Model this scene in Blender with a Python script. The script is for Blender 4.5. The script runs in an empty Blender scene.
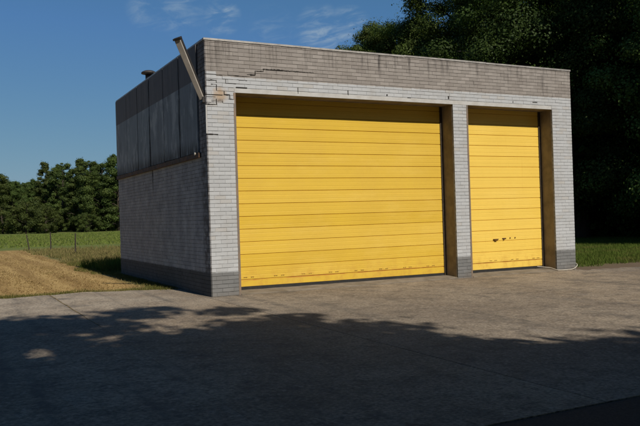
import bpy, math, random
import numpy as np

random.seed(7)
RNG = np.random.default_rng(11)
scene = bpy.context.scene
COL = scene.collection
R = math.radians

# ------------------------------------------------------------------ dimensions
H, W, D = 5.354, 10.311, 8.505          # building height, width, depth
ZB, ZL = 4.575, 4.25                    # paint band, lintel underside
A0, A1, B0, B1 = 0.655, 6.335, 6.79, 9.62   # door openings along the facade
REC = 0.46                              # door recess
ZP = 0.49                               # plinth top


def gz(x):
    """ground level: the apron falls gently to the right"""
    return -0.0048 * min(max(x, -4.0), 12.0)


# ------------------------------------------------------------------ material helpers
def new_mat(name):
    m = bpy.data.materials.new(name)
    m.use_nodes = True
    nt = m.node_tree
    nt.nodes.clear()
    return m, nt, nt.nodes, nt.links


class N:
    """tiny node-graph builder"""
    def __init__(self, name):
        self.m, self.nt, self.n, self.l = new_mat(name)
        self.out = self.n.new('ShaderNodeOutputMaterial')
        self._geo = None

    def node(self, t, **kw):
        nd = self.n.new(t)
        for k, v in kw.items():
            setattr(nd, k, v)
        return nd

    def put(self, sock, v):
        if hasattr(v, 'is_linked') or isinstance(v, bpy.types.NodeSocket):
            self.l.new(v, sock)
        else:
            if isinstance(v, (tuple, list)) and len(v) == 3 and sock.type == 'RGBA':
                v = (*v, 1)
            sock.default_value = v

    def pos(self):
        if self._geo is None:
            self._geo = self.node('ShaderNodeNewGeometry').outputs['Position']
        return self._geo

    def obj(self):
        return self.node('ShaderNodeTexCoord').outputs['Object']

    def scale(self, vec, s):
        nd = self.node('ShaderNodeVectorMath', operation='MULTIPLY')
        self.put(nd.inputs[0], vec)
        nd.inputs[1].default_value = s if isinstance(s, tuple) else (s, s, s)
        return nd.outputs[0]

    def xyz(self, vec):
        nd = self.node('ShaderNodeSeparateXYZ')
        self.put(nd.inputs[0], vec)
        return nd.outputs

    def noise(self, vec, scale, detail=4, rough=.55, dist=0.0):
        nd = self.node('ShaderNodeTexNoise')
        self.put(nd.inputs['Vector'], vec)
        nd.inputs['Scale'].default_value = scale
        nd.inputs['Detail'].default_value = detail
        nd.inputs['Roughness'].default_value = rough
        nd.inputs['Distortion'].default_value = dist
        return nd.outputs['Fac']

    def vor(self, vec, scale, feature='F1'):
        nd = self.node('ShaderNodeTexVoronoi', feature=feature)
        self.put(nd.inputs['Vector'], vec)
        nd.inputs['Scale'].default_value = scale
        return nd.outputs['Distance']

    def math(self, op, a, b=0.0, clamp=False):
        nd = self.node('ShaderNodeMath', operation=op, use_clamp=clamp)
        self.put(nd.inputs[0], a)
        self.put(nd.inputs[1], b)
        return nd.outputs[0]

    def ramp(self, v, lo, hi, a=0.0, b=1.0, smooth=True):
        nd = self.node('ShaderNodeMapRange', interpolation_type='SMOOTHSTEP' if smooth else 'LINEAR')
        self.put(nd.inputs['Value'], v)
        for k, x in zip(('From Min', 'From Max', 'To Min', 'To Max'), (lo, hi, a, b)):
            self.put(nd.inputs[k], x)
        return nd.outputs['Result']

    def mix(self, f, a, b, mode='MIX'):
        nd = self.node('ShaderNodeMix', data_type='RGBA', blend_type=mode)
        self.put(nd.inputs[0], f)
        self.put(nd.inputs[6], a)
        self.put(nd.inputs[7], b)
        return nd.outputs[2]

    def attr(self, name):
        return self.node('ShaderNodeAttribute', attribute_name=name).outputs['Fac']

    def bump(self, h, strength=.3, dist=.02, normal=None):
        nd = self.node('ShaderNodeBump')
        self.put(nd.inputs['Height'], h)
        nd.inputs['Strength'].default_value = strength
        nd.inputs['Distance'].default_value = dist
        if normal is not None:
            self.put(nd.inputs['Normal'], normal)
        return nd.outputs[0]

    def finish(self, col, rough=.8, metal=0.0, normal=None, spec=.3):
        p = self.node('ShaderNodeBsdfPrincipled')
        self.put(p.inputs['Base Color'], col)
        self.put(p.inputs['Roughness'], rough)
        self.put(p.inputs['Metallic'], metal)
        p.inputs['Specular IOR Level'].default_value = spec
        if normal is not None:
            self.put(p.inputs['Normal'], normal)
        self.l.new(p.outputs[0], self.out.inputs[0])
        return self.m


# ------------------------------------------------------------------ materials
def mat_brick(mortar=False, lower=(0.415, 0.425, 0.435), name='painted_brick'):
    k = N(name)
    P = k.pos()
    x, y, z = k.xyz(P)
    rnd = k.attr('rnd')
    n1 = k.noise(P, 1.7, 5, .6)
    n2 = k.noise(P, 22, 4, .6)
    streak = k.noise(k.scale(P, (5.0, 5.0, .35)), 1.6, 4, .6)
    # where the taupe band begins: a step higher at the cracked corner, else level
    stepx = k.ramp(x, .23, .25, .09, 0.0)
    lim = k.math('ADD', stepx, ZB)
    wob = k.math('MULTIPLY', k.math('SUBTRACT', k.noise(P, 9, 2), .5), .03)
    lim = k.math('ADD', lim, wob)
    band = k.math('GREATER_THAN', z, lim)
    pl = k.math('LESS_THAN', k.math('ADD', z, k.math('MULTIPLY', wob, .5)), ZP)
    white = k.mix(rnd, tuple(c * .93 for c in lower), tuple(min(1, c * 1.07) for c in lower))
    white = k.mix(k.ramp(rnd, .93, .95, 0, .35), white, (.34, .30, .25))
    white = k.mix(k.ramp(n1, .45, .75, 0, .5), white, (.33, .315, .29))
    # dirty runs below the band and rust-tinted patch beside the crack
    white = k.mix(k.math('MULTIPLY', k.ramp(streak, .56, .78, 0, .4), k.ramp(z, 3.2, 4.5)), white, (.30, .28, .26))
    taupe = k.mix(rnd, (.232, .209, .190), (.312, .284, .260))
    taupe = k.mix(k.ramp(rnd, .90, .93, 0, .4), taupe, (.13, .112, .10))
    taupe = k.mix(k.ramp(n1, .42, .75, 0, .45), taupe, (.215, .188, .166))
    stain = k.math('MULTIPLY', k.ramp(streak, .52, .70), k.ramp(k.noise(P, .9, 3), .45, .65))
    taupe = k.mix(k.math('MULTIPLY', stain, .75), taupe, (.085, .075, .068))
    # black algae runs under the coping, worst above the middle of the wide door
    top = k.ramp(z, 4.66, 5.22)
    bad = k.math('MAXIMUM', k.ramp(k.math('ABSOLUTE', k.math('SUBTRACT', x, 4.6)), 1.9, .3), .5)
    run = k.ramp(k.noise(k.scale(P, (4.2, 4.2, .25)), 2.1, 5, .7), .50, .66)
    taupe = k.mix(k.math('MULTIPLY', k.math('MULTIPLY', top, bad), run), taupe, (.045, .040, .037))
    spot_ = k.math('MULTIPLY', k.ramp(k.noise(k.scale(P, (3.0, 3.0, 6.0)), 2.4, 4, .7), .58, .70), k.ramp(k.noise(P, .8, 2), .42, .62))
    taupe = k.mix(k.math('MULTIPLY', spot_, .6), taupe, (.09, .08, .074))
    grey = k.mix(rnd, (.150, .152, .152), (.190, .190, .188))
    grey = k.mix(k.ramp(n1, .4, .7, 0, .5), grey, (.125, .123, .12))
    col = k.mix(band, white, taupe)
    col = k.mix(pl, col, grey)
    # splash dirt near the ground
    col = k.mix(k.math('MULTIPLY', k.ramp(z, .2, -.02), k.ramp(n1, .3, .7, .15, .7)), col, (.15, .13, .11))
    # worn patches where the brown body shows
    chip = k.ramp(k.noise(P, 13, 5, .7), .69, .74)
    col = k.mix(k.math('MULTIPLY', chip, k.math('MULTIPLY', band, .0) if mortar else .45), col, (.27, .20, .15))
    # rust stain by the broken corner of the facade
    dx = k.math('POWER', k.math('DIVIDE', k.math('SUBTRACT', x, .31), .21), 2)
    dz = k.math('POWER', k.math('DIVIDE', k.math('SUBTRACT', z, 4.19), .22), 2)
    rs = k.ramp(k.math('ADD', k.math('ADD', dx, dz), k.math('MULTIPLY', k.noise(P, 14, 3), .9)), 1.35, .3, 0, .8)
    rs = k.math('MULTIPLY', rs, k.math('LESS_THAN', y, .3))
    col = k.mix(rs, col, (.36, .24, .13))
    # uneven darker blue-grey tone over the left side
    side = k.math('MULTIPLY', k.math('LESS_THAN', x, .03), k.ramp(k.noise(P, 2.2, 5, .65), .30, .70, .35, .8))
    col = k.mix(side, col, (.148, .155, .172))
    sx = k.math('MULTIPLY', k.math('LESS_THAN', x, .06), k.ramp(k.math('ABSOLUTE', k.math('SUBTRACT', y, k.math('ADD', 4.4, k.math('MULTIPLY', wob, 2)))), .10, .02))
    col = k.mix(k.math('MULTIPLY', sx, k.ramp(z, 2.0, 2.9)), col, (.05, .05, .05))
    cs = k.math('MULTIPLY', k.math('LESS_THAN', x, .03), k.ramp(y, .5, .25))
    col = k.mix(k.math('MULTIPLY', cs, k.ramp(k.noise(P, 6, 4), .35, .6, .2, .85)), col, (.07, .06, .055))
    sp_ = k.math('MULTIPLY', k.math('LESS_THAN', x, .03), pl)
    col = k.mix(k.math('MULTIPLY', sp_, k.ramp(k.noise(P, 3, 4), .2, .6, .8, 1.0)), col, (.05, .05, .05))
    if mortar:
        jd = k.ramp(k.noise(k.scale(P, (2.2, 2.2, 5)), 2.6, 4, .7), .36, .64)
        col = k.mix(1.0, col, k.mix(jd, (.44, .42, .40), (.92, .92, .92)), 'MULTIPLY')  # uneven dark joints; the colour also carries crease shade between the bricks
    h = k.math('ADD', n2, k.math('MULTIPLY', k.noise(P, 90, 2), .4))
    return k.finish(col, .75, normal=k.bump(h, .35, .006), spec=.3)


def mat_plain(name, c, c2=None, rough=.7, metal=0.0, sc=6, bumpd=.004, bs=.3, spec=.3, stretch=None):
    k = N(name)
    P = k.obj()
    if stretch:
        P = k.scale(P, stretch)
    f = k.ramp(k.noise(P, sc, 5, .65), .35, .68)
    col = k.mix(f, c, c2 or tuple(v * .7 for v in c))
    r = k.ramp(k.noise(P, sc * 2.3, 3), .3, .7, rough - .1, rough + .1)
    return k.finish(col, r, metal, k.bump(k.noise(P, sc * 8, 3), bs, bumpd), spec)


def mat_door():
    k = N('yellow_door_paint')
    P = k.pos()
    x, y, z = k.xyz(P)
    n = k.noise(P, .8, 4, .6)
    col = k.mix(k.ramp(n, .3, .7), (.63, .415, .044), (.585, .378, .038))
    fade = k.mix(k.ramp(n, .3, .7), (.76, .525, .095), (.72, .485, .08))
    col = k.mix(k.math('GREATER_THAN', x, 6.6), col, fade)
    sect = k.math('FLOOR', k.math('DIVIDE', k.math('SUBTRACT', z, .255), .277))
    wn = k.node('ShaderNodeTexWhiteNoise', noise_dimensions='1D')
    k.put(wn.inputs['W'], sect)
    col = k.mix(k.math('MULTIPLY', wn.outputs['Value'], .22), col, (.80, .56, .13))
    pale = k.ramp(k.noise(k.scale(P, (.6, .6, 1.4)), 1.3, 5, .65), .48, .72, 0, .14)
    col = k.mix(pale, col, (.82, .60, .17))
    runs = k.noise(k.scale(P, (9, 9, .5)), 1.5, 4, .65)
    col = k.mix(k.ramp(runs, .55, .8, 0, .3), col, (.62, .385, .06))
    # road dirt thrown up on the lowest sections
    low = k.math('MULTIPLY', k.ramp(z, .75, .1), k.ramp(k.noise(P, 5, 5, .7), .42, .7, 0, .6))
    col = k.mix(low, col, (.50, .27, .045))
    speck = k.ramp(k.noise(P, 38, 3, .7), .70, .76, 0, .5)
    col = k.mix(k.math('MULTIPLY', speck, k.ramp(z, 2.2, .3)), col, (.34, .20, .05))
    # orange-brown grime along the bottom joint
    ln = k.ramp(k.math('ABSOLUTE', k.math('SUBTRACT', z, .255)), .022, .006)
    col = k.mix(k.math('MULTIPLY', ln, k.ramp(k.noise(P, 3, 4), .35, .6, .2, .8)), col, (.42, .16, .03))
    h = k.math('ADD', k.math('MULTIPLY', k.noise(P, 1.6, 3), 1.0), k.math('MULTIPLY', k.noise(P, 120, 2), .03))
    return k.finish(col, k.ramp(n, .3, .7, .42, .6), normal=k.bump(h, .28, .04), spec=.3)


def mat_concrete():
    k = N('worn_concrete')
    P = k.pos()
    x, y, z = k.xyz(P)
    n1 = k.noise(P, .35, 6, .62, .4)
    n2 = k.noise(P, 2.4, 6, .68)
    n3 = k.noise(P, 60, 3, .7)
    rnd = k.attr('rnd')
    col = k.mix(k.ramp(n1, .35, .65), (.19, .145, .100), (.295, .236, .168))
    col = k.mix(k.math('MULTIPLY', rnd, .35), col, (.168, .15, .13))
    col = k.mix(k.ramp(n2, .46, .68, 0, .8), col, (.105, .087, .070))
    col = k.mix(k.ramp(k.noise(k.scale(P, (1.6, .45, 1)), 1.2, 6, .7, .6), .55, .75, 0, .5), col, (.25, .22, .185))
    # pale dust near the grass and the near pier
    dust = k.math('MULTIPLY', k.ramp(x, 1.2, -1.5), k.ramp(k.noise(P, 1.1, 5, .65), .35, .65, .1, .7))
    col = k.mix(k.math('MULTIPLY', dust, k.ramp(y, -3.5, .5)), col, (.40, .34, .26))
    n4 = k.noise(P, 11, 5, .75)
    col = k.mix(k.ramp(n4, .52, .68, 0, .8), col, (.092, .076, .060))
    col = k.mix(k.ramp(n4, .46, .34, 0, .7), col, (.32, .275, .22))
    gr = k.ramp(k.noise(P, 30, 3, .7), .34, .66, .55, 1.45, False)
    col = k.mix(1.0, col, gr, 'MULTIPLY')
    # oil and tyre dirt in front of the doors
    oil = k.math('MULTIPLY', k.ramp(k.noise(P, .9, 4, .6, .5), .56, .72), k.ramp(y, -4.5, -.5))
    col = k.mix(k.math('MULTIPLY', oil, .75), col, (.085, .075, .065))
    # tyre marks fanning out in front of the doors
    tm = k.noise(k.scale(P, (2.6, .12, 1)), 1.0, 3, .5)
    col = k.mix(k.math('MULTIPLY', k.ramp(tm, .54, .70, 0, .7), k.ramp(k.noise(P, 5, 4), .3, .6)), col, (.10, .088, .075))
    # exposed aggregate
    ag = k.vor(P, 42)
    col = k.mix(k.ramp(ag, .0, .28, .55, 0), col, (.30, .27, .24))
    col = k.mix(k.ramp(n3, .52, .66, 0, .7), col, (.070, .060, .052))
    h = k.math('ADD', k.math('MULTIPLY', n3, .5), k.math('MULTIPLY', n2, 1.2))
    return k.finish(col, .88, normal=k.bump(h, .5, .012), spec=.25)


def mat_ground():
    k = N('field_ground')
    P = k.pos()
    x, y, z = k.xyz(P)
    n1 = k.noise(P, .12, 5, .6)
    n2 = k.noise(P, 1.5, 6, .7)
    n3 = k.noise(P, 14, 5, .75)
    # far meadow
    green = k.mix(k.ramp(n1, .3, .7), (.095, .125, .030), (.125, .150, .040))
    green = k.mix(k.ramp(k.noise(k.scale(P, (.25, 1.0, 1)), .25, 5, .65), .42, .72, 0, .6), green, (.16, .155, .055))
    # dry cut hay in front of it, streaked in the mowing direction
    s1 = k.noise(k.scale(P, (1.1, .10, 1)), 1.4, 5, .65, .3)
    s2 = k.noise(k.scale(P, (4.0, .5, 1)), 1.6, 5, .7)
    wavy = k.math('MULTIPLY', k.noise(k.scale(P, (.4, .12, 1)), 1.0, 3), 5.0)
    swath = k.math('SINE', k.math('ADD', k.math('MULTIPLY', x, 6.6), wavy))
    f = k.math('ADD', k.math('MULTIPLY', swath, .075), s1)
    hay = k.mix(k.ramp(f, .30, .72), (.235, .148, .055), (.43, .295, .120))
    hay = k.mix(k.ramp(s2, .45, .75, 0, .5), hay, (.21, .125, .045))
    hay = k.mix(k.ramp(n3, .50, .75, 0, .45), hay, (.40, .275, .12))
    hay = k.mix(k.ramp(n2, .60, .78, 0, .45), hay, (.16, .14, .045))
    rough = k.mix(k.ramp(n2, .35, .65), (.14, .115, .045), (.085, .100, .030))
    edge = k.math('MULTIPLY', k.math('SUBTRACT', k.noise(P, .7, 4), .5), 1.6)
    xb = k.math('ADD', k.math('MULTIPLY', k.math('SUBTRACT', y, 6.0), .012), -.55)
    inx = k.ramp(k.math('ADD', x, k.math('MULTIPLY', edge, .5)), k.math('ADD', xb, .25), k.math('SUBTRACT', xb, .25))
    iny = k.ramp(k.math('ADD', y, k.math('MULTIPLY', edge, 2.0)), 38.0, 35.0)
    infence = k.math('MULTIPLY', k.ramp(k.math('ADD', y, k.math('MULTIPLY', edge, 6)), 40, 26), k.ramp(x, 30, 14))
    near = k.math('MULTIPLY', k.ramp(k.math('ADD', y, edge), 2.2, 3.4, 0, 1), 1.0)
    col = k.mix(infence, green, rough)
    haym = k.math('MULTIPLY', k.math('MULTIPLY', inx, iny), near)
    # green fringe along the concrete
    fr = k.ramp(k.math('ADD', y, k.math('MULTIPLY', edge, .55)), 3.9, 3.3)
    hay = k.mix(k.math('MULTIPLY', fr, .75), hay, (.10, .105, .03))
    col = k.mix(haym, col, hay)
    # lawn and bare earth on the right of the garage
    right = k.math('GREATER_THAN', x, 5.0)
    earth = k.math('MULTIPLY', right, k.ramp(k.math('ADD', y, k.math('MULTIPLY', edge, .9)), 1.3, .4))
    col = k.mix(earth, col, k.mix(n2, (.17, .125, .085), (.11, .082, .055)))
    wood = k.math('MULTIPLY', k.ramp(k.math('ADD', x, edge), 18.0, 22.0), k.ramp(y, 75, 60))
    col = k.mix(wood, col, (.05, .038, .022))
    h = k.math('ADD', n3, n2)
    return k.finish(col, .95, normal=k.bump(h, .6, .05), spec=.1)


def mat_blade(name, c1, c2, c3):
    k = N(name)
    r = k.attr('rnd')
    col = k.mix(r, c1, c2)
    col = k.mix(k.ramp(k.noise(k.pos(), .9, 4), .5, .7, 0, .8), col, c3)
    d = k.node('ShaderNodeBsdfDiffuse')
    t = k.node('ShaderNodeBsdfTranslucent')
    k.put(d.inputs[0], col)
    k.put(t.inputs[0], col)
    m = k.node('ShaderNodeMixShader')
    m.inputs[0].default_value = .3
    k.l.new(d.outputs[0], m.inputs[1])
    k.l.new(t.outputs[0], m.inputs[2])
    k.l.new(m.outputs[0], k.out.inputs[0])
    return k.m


def mat_leaf(name, dark, light, tip):
    k = N(name)
    r = k.attr('rnd')
    info = k.node('ShaderNodeObjectInfo')
    col = k.mix(r, dark, light)
    col = k.mix(k.ramp(k.noise(k.pos(), .55, 3), .52, .72, 0, .7), col, tip)
    hs = k.node('ShaderNodeHueSaturation')
    k.put(hs.inputs['Hue'], k.ramp(info.outputs['Random'], 0, 1, .478, .512, False))
    k.put(hs.inputs['Value'], k.ramp(info.outputs['Random'], 0, 1, .8, 1.15, False))
    k.put(hs.inputs['Color'], col)
    col = hs.outputs[0]
    d = k.node('ShaderNodeBsdfPrincipled')
    k.put(d.inputs['Base Color'], col)
    d.inputs['Roughness'].default_value = .55
    d.inputs['Specular IOR Level'].default_value = .12
    t = k.node('ShaderNodeBsdfTranslucent')
    k.put(t.inputs[0], k.mix(1.0, col, (1.0, 1.1, .45), 'MULTIPLY'))
    m = k.node('ShaderNodeMixShader')
    m.inputs[0].default_value = .25
    k.l.new(d.outputs[0], m.inputs[1])
    k.l.new(t.outputs[0], m.inputs[2])
    k.l.new(m.outputs[0], k.out.inputs[0])
    return k.m


def mat_cladding():
    k = N('weathered_sheet_cladding')
    P = k.pos()
    x, y, z = k.xyz(P)
    st = k.noise(k.scale(P, (1, 7, .35)), 1.3, 5, .65)
    n = k.noise(P, 1.3, 5, .6)
    rnd = k.attr('rnd')
    low = k.mix(k.ramp(st, .3, .7), (.150, .182, .205), (.240, .278, .300))
    low = k.mix(k.ramp(n, .5, .72, 0, .5), low, (.095, .11, .12))
    up = k.mix(k.ramp(st, .3, .7), (.085, .075, .072), (.125, .112, .105))
    up = k.mix(k.ramp(n, .5, .7, 0, .5), up, (.055, .05, .05))
    band = k.math('GREATER_THAN', z, ZB)
    col = k.mix(band, low, up)
    col = k.mix(k.math('MULTIPLY', rnd, .25), col, (.12, .12, .13))
    # black runs beside the seams and lighter scoured patches
    for sy in (1.765, 3.10, 4.44, 5.74):
        wv = k.math('MULTIPLY', k.math('SUBTRACT', k.noise(P, 3.5, 4), .5), .22)
        dd = k.math('ABSOLUTE', k.math('SUBTRACT', k.math('ADD', y, wv), sy))
        amt_ = {1.765: .9, 4.44: .95}.get(sy, .35)
        col = k.mix(k.math('MULTIPLY', k.ramp(dd, .12, .01), k.ramp(k.noise(k.scale(P, (1, 2, .6)), 1.7, 3), .38, .62, .05, amt_)), col, (.02, .02, .02))
    scour = k.math('MULTIPLY', k.ramp(k.noise(k.scale(P, (1, 1.6, .8)), 1.3, 6, .66), .50, .62), k.math('LESS_THAN', z, ZB))
    col = k.mix(k.math('MULTIPLY', scour, .7), col, (.36, .395, .41))
    dirt = k.math('MULTIPLY', k.ramp(z, 3.42, 3.02), k.ramp(k.noise(k.scale(P, (1, 4, .5)), 1.9, 5, .7), .36, .54))
    col = k.mix(k.math('MULTIPLY', dirt, .95), col, (.028, .022, .018))
    return k.finish(col, .7, normal=k.bump(k.noise(k.scale(P, (1, 3, .5)), 2, 3), .3, .02), spec=.3)


M = {
    'brick': mat_brick(),
    'mortar': mat_brick(True, name='painted_joints'),
    'door': mat_door(),
    'concrete': mat_concrete(),
    'ground': mat_ground(),
    'clad': mat_cladding(),
    'lintel': mat_plain('white_painted_steel', (.47, .465, .45), (.40, .385, .36), .55, 0, 4, .003),
    'angle': mat_plain('weathered_steel_angle', (.17, .15, .13), (.24, .17, .115), .6, .2, 7),
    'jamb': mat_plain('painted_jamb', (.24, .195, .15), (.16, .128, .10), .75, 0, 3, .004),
    'dark': mat_plain('dark_void', (.016, .014, .012), (.03, .026, .022), .9),
    'rubber': mat_plain('black_rubber', (.02, .02, .02), (.03, .028, .025), .7),
    'rail': mat_plain('galvanised_rail', (.075, .058, .04), (.05, .04, .03), .5, .4, 9),
    'coping': mat_plain('aluminium_coping', (.42, .40, .37), (.30, .28, .26), .5, .35, 5),
    'roof': mat_plain('roof_felt', (.06, .058, .056), (.09, .085, .08), .9, 0, 3, .01),
    'beam': mat_plain('rusted_beam', (.055, .042, .034), (.11, .06, .035), .8, 0, 4, .006),
    'vent': mat_plain('dark_vent_metal', (.035, .033, .032), (.06, .05, .045), .55, .3),
    'fixture': mat_plain('pale_fixture_housing', (.47, .425, .37), (.37, .335, .29), .5, 0, 3),
    'fixdark': mat_plain('dark_fixture_back', (.025, .024, .024), (.045, .04, .038), .55, .2),
    'filler': mat_plain('sandy_joint_filler', (.22, .15, .07), (.06, .055, .025), .95, 0, 5, .004, .5),
    'hose': mat_plain('pale_hose', (.50, .46, .39), (.36, .32, .26), .45),
    'post': mat_plain('weathered_post', (.04, .034, .028), (.07, .058, .048), .9, 0, 12, .01, .6, .1, (1, 1, .15)),
    'bark': mat_plain('bark', (.055, .043, .033), (.09, .075, .06), .95, 0, 5, .03, .8, .1, (1, 1, .25)),
    'asphalt': mat_plain('asphalt', (.030, .028, .026), (.042, .039, .035), .9, 0, 30, .006, .5),
    'scuff': mat_plain('hinge_steel', (.46, .28, .05), (.30, .17, .045), .55, .2, 20),
    'lock': mat_plain('dark_lock_metal', (.10, .052, .02), (.20, .10, .03), .5, .4, 20),
    'sill': mat_plain('sill_concrete', (.20, .17, .135), (.13, .108, .08), .9, 0, 3, .008, .5),
    'leafA': mat_leaf('broadleaf_foliage', (.050, .086, .020), (.088, .138, .030), (.130, .178, .043)),
    'leafB': mat_leaf('dark_foliage', (.028, .056, .013), (.052, .092, .019), (.082, .122, .026)),
    'leafC': mat_leaf('field_tree_foliage', (.040, .064, .017), (.078, .112, .027), (.118, .148, .038)),
    'lawn': mat_blade('lawn_blades', (.066, .108, .020), (.125, .165, .035), (.17, .165, .052)),
    'meadow': mat_blade('meadow_blades', (.115, .16, .034), (.18, .215, .05), (.22, .21, .075)),
    'fringe': mat_blade('fringe_blades', (.085, .095, .025), (.17, .15, .05), (.23, .175, .075)),
    'drygrass': mat_blade('dry_grass_blades', (.16, .145, .05), (.26, .205, .09), (.10, .135, .035)),
    'stubble': mat_blade('cut_hay_stubble', (.19, .12, .045), (.46, .34, .16), (.20, .16, .055)),
}


# ------------------------------------------------------------------ mesh helpers
class MB:
    def __init__(self):
        self.v, self.f, self.r, self.n = [], [], [], 0

    def raw(self, verts, faces, rnd=0.0):
        o = self.n
        self.v.extend(verts)
        self.n += len(verts)
        for f in faces:
            self.f.append(tuple(i + o for i in f))
            self.r.append(rnd)

    def box(self, x0, x1, y0, y1, z0, z1, rnd=0.0, jit=None):
        c = [(x0, y0, z0), (x1, y0, z0), (x1, y1, z0), (x0, y1, z0), (x0, y0, z1), (x1, y0, z1), (x1, y1, z1), (x0, y1, z1)]
        if jit:
            c = [(x + jit[0], y + jit[1], z + jit[2]) for x, y, z in c]
        self.raw(c, [(0, 3, 2, 1), (4, 5, 6, 7), (0, 1, 5, 4), (1, 2, 6, 5), (2, 3, 7, 6), (3, 0, 4, 7)], rnd)

    def tube(self, pts, rads, seg=8, caps=True, rnd=0.0):
        P = [np.array(p, float) for p in pts]
        if not hasattr(rads, '__len__'):
            rads = [rads] * len(P)
        rings = []
        ref = None
        for i, p in enumerate(P):
            t = P[min(i + 1, len(P) - 1)] - P[max(i - 1, 0)]
            t /= np.linalg.norm(t) + 1e-9
            if ref is None:
                ref = np.array([1, 0, 0]) if abs(t[0]) < .8 else np.array([0, 1, 0])
            u = ref - t * (ref @ t)
            u /= np.linalg.norm(u) + 1e-9
            ref = u
            w = np.cross(t, u)
            rings.append([tuple(p + rads[i] * (math.cos(a) * u + math.sin(a) * w)) for a in np.linspace(0, 2 * math.pi, seg, endpoint=False)])
        vs = [q for r in rings for q in r]
        fs = []
        for i in range(len(P) - 1):
            for j in range(seg):
                a, b = i * seg + j, i * seg + (j + 1) % seg
                fs.append((a, b, b + seg, a + seg))
        if caps:
            fs.append(tuple(range(seg))[::-1])
            fs.append(tuple((len(P) - 1) * seg + j for j in range(seg)))
        self.raw(vs, fs, rnd)

    def lathe(self, prof, c=(0, 0, 0), seg=20):
        vs, fs = [], []
        for r, z in prof:
            for j in range(seg):
                a = 2 * math.pi * j / seg
                vs.append((c[0] + r * math.cos(a), c[1] + r * math.sin(a), c[2] + z))
        for i in range(len(prof) - 1):
            for j in range(seg):
                a, b = i * seg + j, i * seg + (j + 1) % seg
                fs.append((a, b, b + seg, a + seg))
        fs.append(tuple(range(seg))[::-1])
        fs.append(tuple((len(prof) - 1) * seg + j for j in range(seg)))
        self.raw(vs, fs)

    def build(self, name, mat, parent=None, smooth=False, bevel=0.0, off=(0, 0, 0)):
        me = bpy.data.meshes.new(name)
        vs = self.v if off == (0, 0, 0) else [(x - off[0], y - off[1], z - off[2]) for x, y, z in self.v]
        me.from_pydata(vs, [], self.f)
        at = me.attributes.new('rnd', 'FLOAT', 'FACE')
        at.data.foreach_set('value', self.r)
        if smooth:
            me.polygons.foreach_set('use_smooth', [True] * len(me.polygons))
        me.materials.append(mat)
        me.update()
        return link(name, me, parent, bevel)


def link(name, me, parent=None, bevel=0.0):
    o = bpy.data.objects.new(name, me)
    COL.objects.link(o)
    if parent is not None:
        o.parent = parent
    if bevel:
        b = o.modifiers.new('bevel', 'BEVEL')
        b.width = bevel
        b.segments = 2
        b.limit_method = 'ANGLE'
    return o


def np_mesh(name, verts, nper, rnd, mat):
    """many separate n-gons from an (N*nper,3) array"""
    nv = len(verts)
    nf = nv // nper
    me = bpy.data.meshes.new(name)
    me.vertices.add(nv)
    me.vertices.foreach_set('co', np.ascontiguousarray(verts, np.float32).ravel())
    me.loops.add(nv)
    me.loops.foreach_set('vertex_index', np.arange(nv, dtype=np.int32))
    me.polygons.add(nf)
    me.polygons.foreach_set('loop_start', np.arange(0, nv, nper, dtype=np.int32))
    me.polygons.foreach_set('loop_total', np.full(nf, nper, dtype=np.int32))
    at = me.attributes.new('rnd', 'FLOAT', 'FACE')
    at.data.foreach_set('value', np.asarray(rnd, np.float32))
    me.materials.append(mat)
    me.update(calc_edges=True)
    return me


def empty(name, loc):
    o = bpy.data.objects.new(name, None)
    o.location = loc
    o.empty_display_size = .3
    COL.objects.link(o)
    return o


def tag(o, label=None, cat=None, group=None, kind=None):
    if label:
        o['label'] = label
    if cat:
        o['category'] = cat
    if group:
        o['group'] = group
    if kind:
        o['kind'] = kind
    return o


# ------------------------------------------------------------------ brickwork
CH, BL, JT, JV = 0.0837, 0.25, 0.0115, 0.0035


def brick_rows(mb, plane, u0, u1, z0, z1, holes, base, depth=.02, seed=0, odd=0):
    """bricks standing proud of a mortar plane. plane: 'front' (y=0, looking -y), 'left' (x=0), 'right' (x=W)"""
    rr = random.Random(seed)
    k = int(math.floor(z0 / CH)) - 1
    while k * CH < z1:
        a, b = max(k * CH + JT / 2, z0), min((k + 1) * CH - JT / 2, z1)
        if b - a > .015:
            zm = (a + b) / 2
            spans = [(u0, u1)]
            for (h0, h1, hz0, hz1) in holes:
                if hz0 < zm < hz1:
                    ns = []
                    for s in spans:
                        if s[0] < h0:
                            ns.append((s[0], min(s[1], h0)))
                        if s[1] > h1:
                            ns.append((max(s[0], h1), s[1]))
                        if s[0] >= h0 and s[1] <= h1:
                            pass
                    spans = [s for s in ns if s[1] - s[0] > .01]
            for s0, s1 in spans:
                off = (0 if (k + odd) % 2 else BL / 2)
                j = int(math.floor((s0 - off - u0) / BL)) - 1
                while u0 + off + j * BL < s1:
                    p, q = u0 + off + j * BL + JV / 2, u0 + off + (j + 1) * BL - JV / 2
                    p, q = max(p, s0 + .002), min(q, s1 - .002)
                    if q - p > .02:
                        # bricks round the broken corner have shifted
                        d = rr.gauss(0, .0012)
                        dz = 0
                        if plane == 'front' and p < .62 and 3.98 < zm < 4.66:
                            d += rr.uniform(-.014, .007)
                            dz = rr.uniform(-.004, .004)
                        r = rr.random()
                        if plane == 'front':
                            mb.box(p, q, base + d, base + depth, a + dz, b + dz, r)
                        elif plane == 'left':
                            mb.box(base + d, base + depth, p, q, a, b, r)
                        else:
                            mb.box(base - depth, base + d, p, q, a, b, r)
                    j += 1
        k += 1


# ------------------------------------------------------------------ the garage
garage = empty('garage_building', (W / 2, D / 2, 0))
tag(garage, 'white painted brick garage with flat roof, taupe top band and two yellow doors', 'building')
GO = (W / 2, D / 2, 0)

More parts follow.
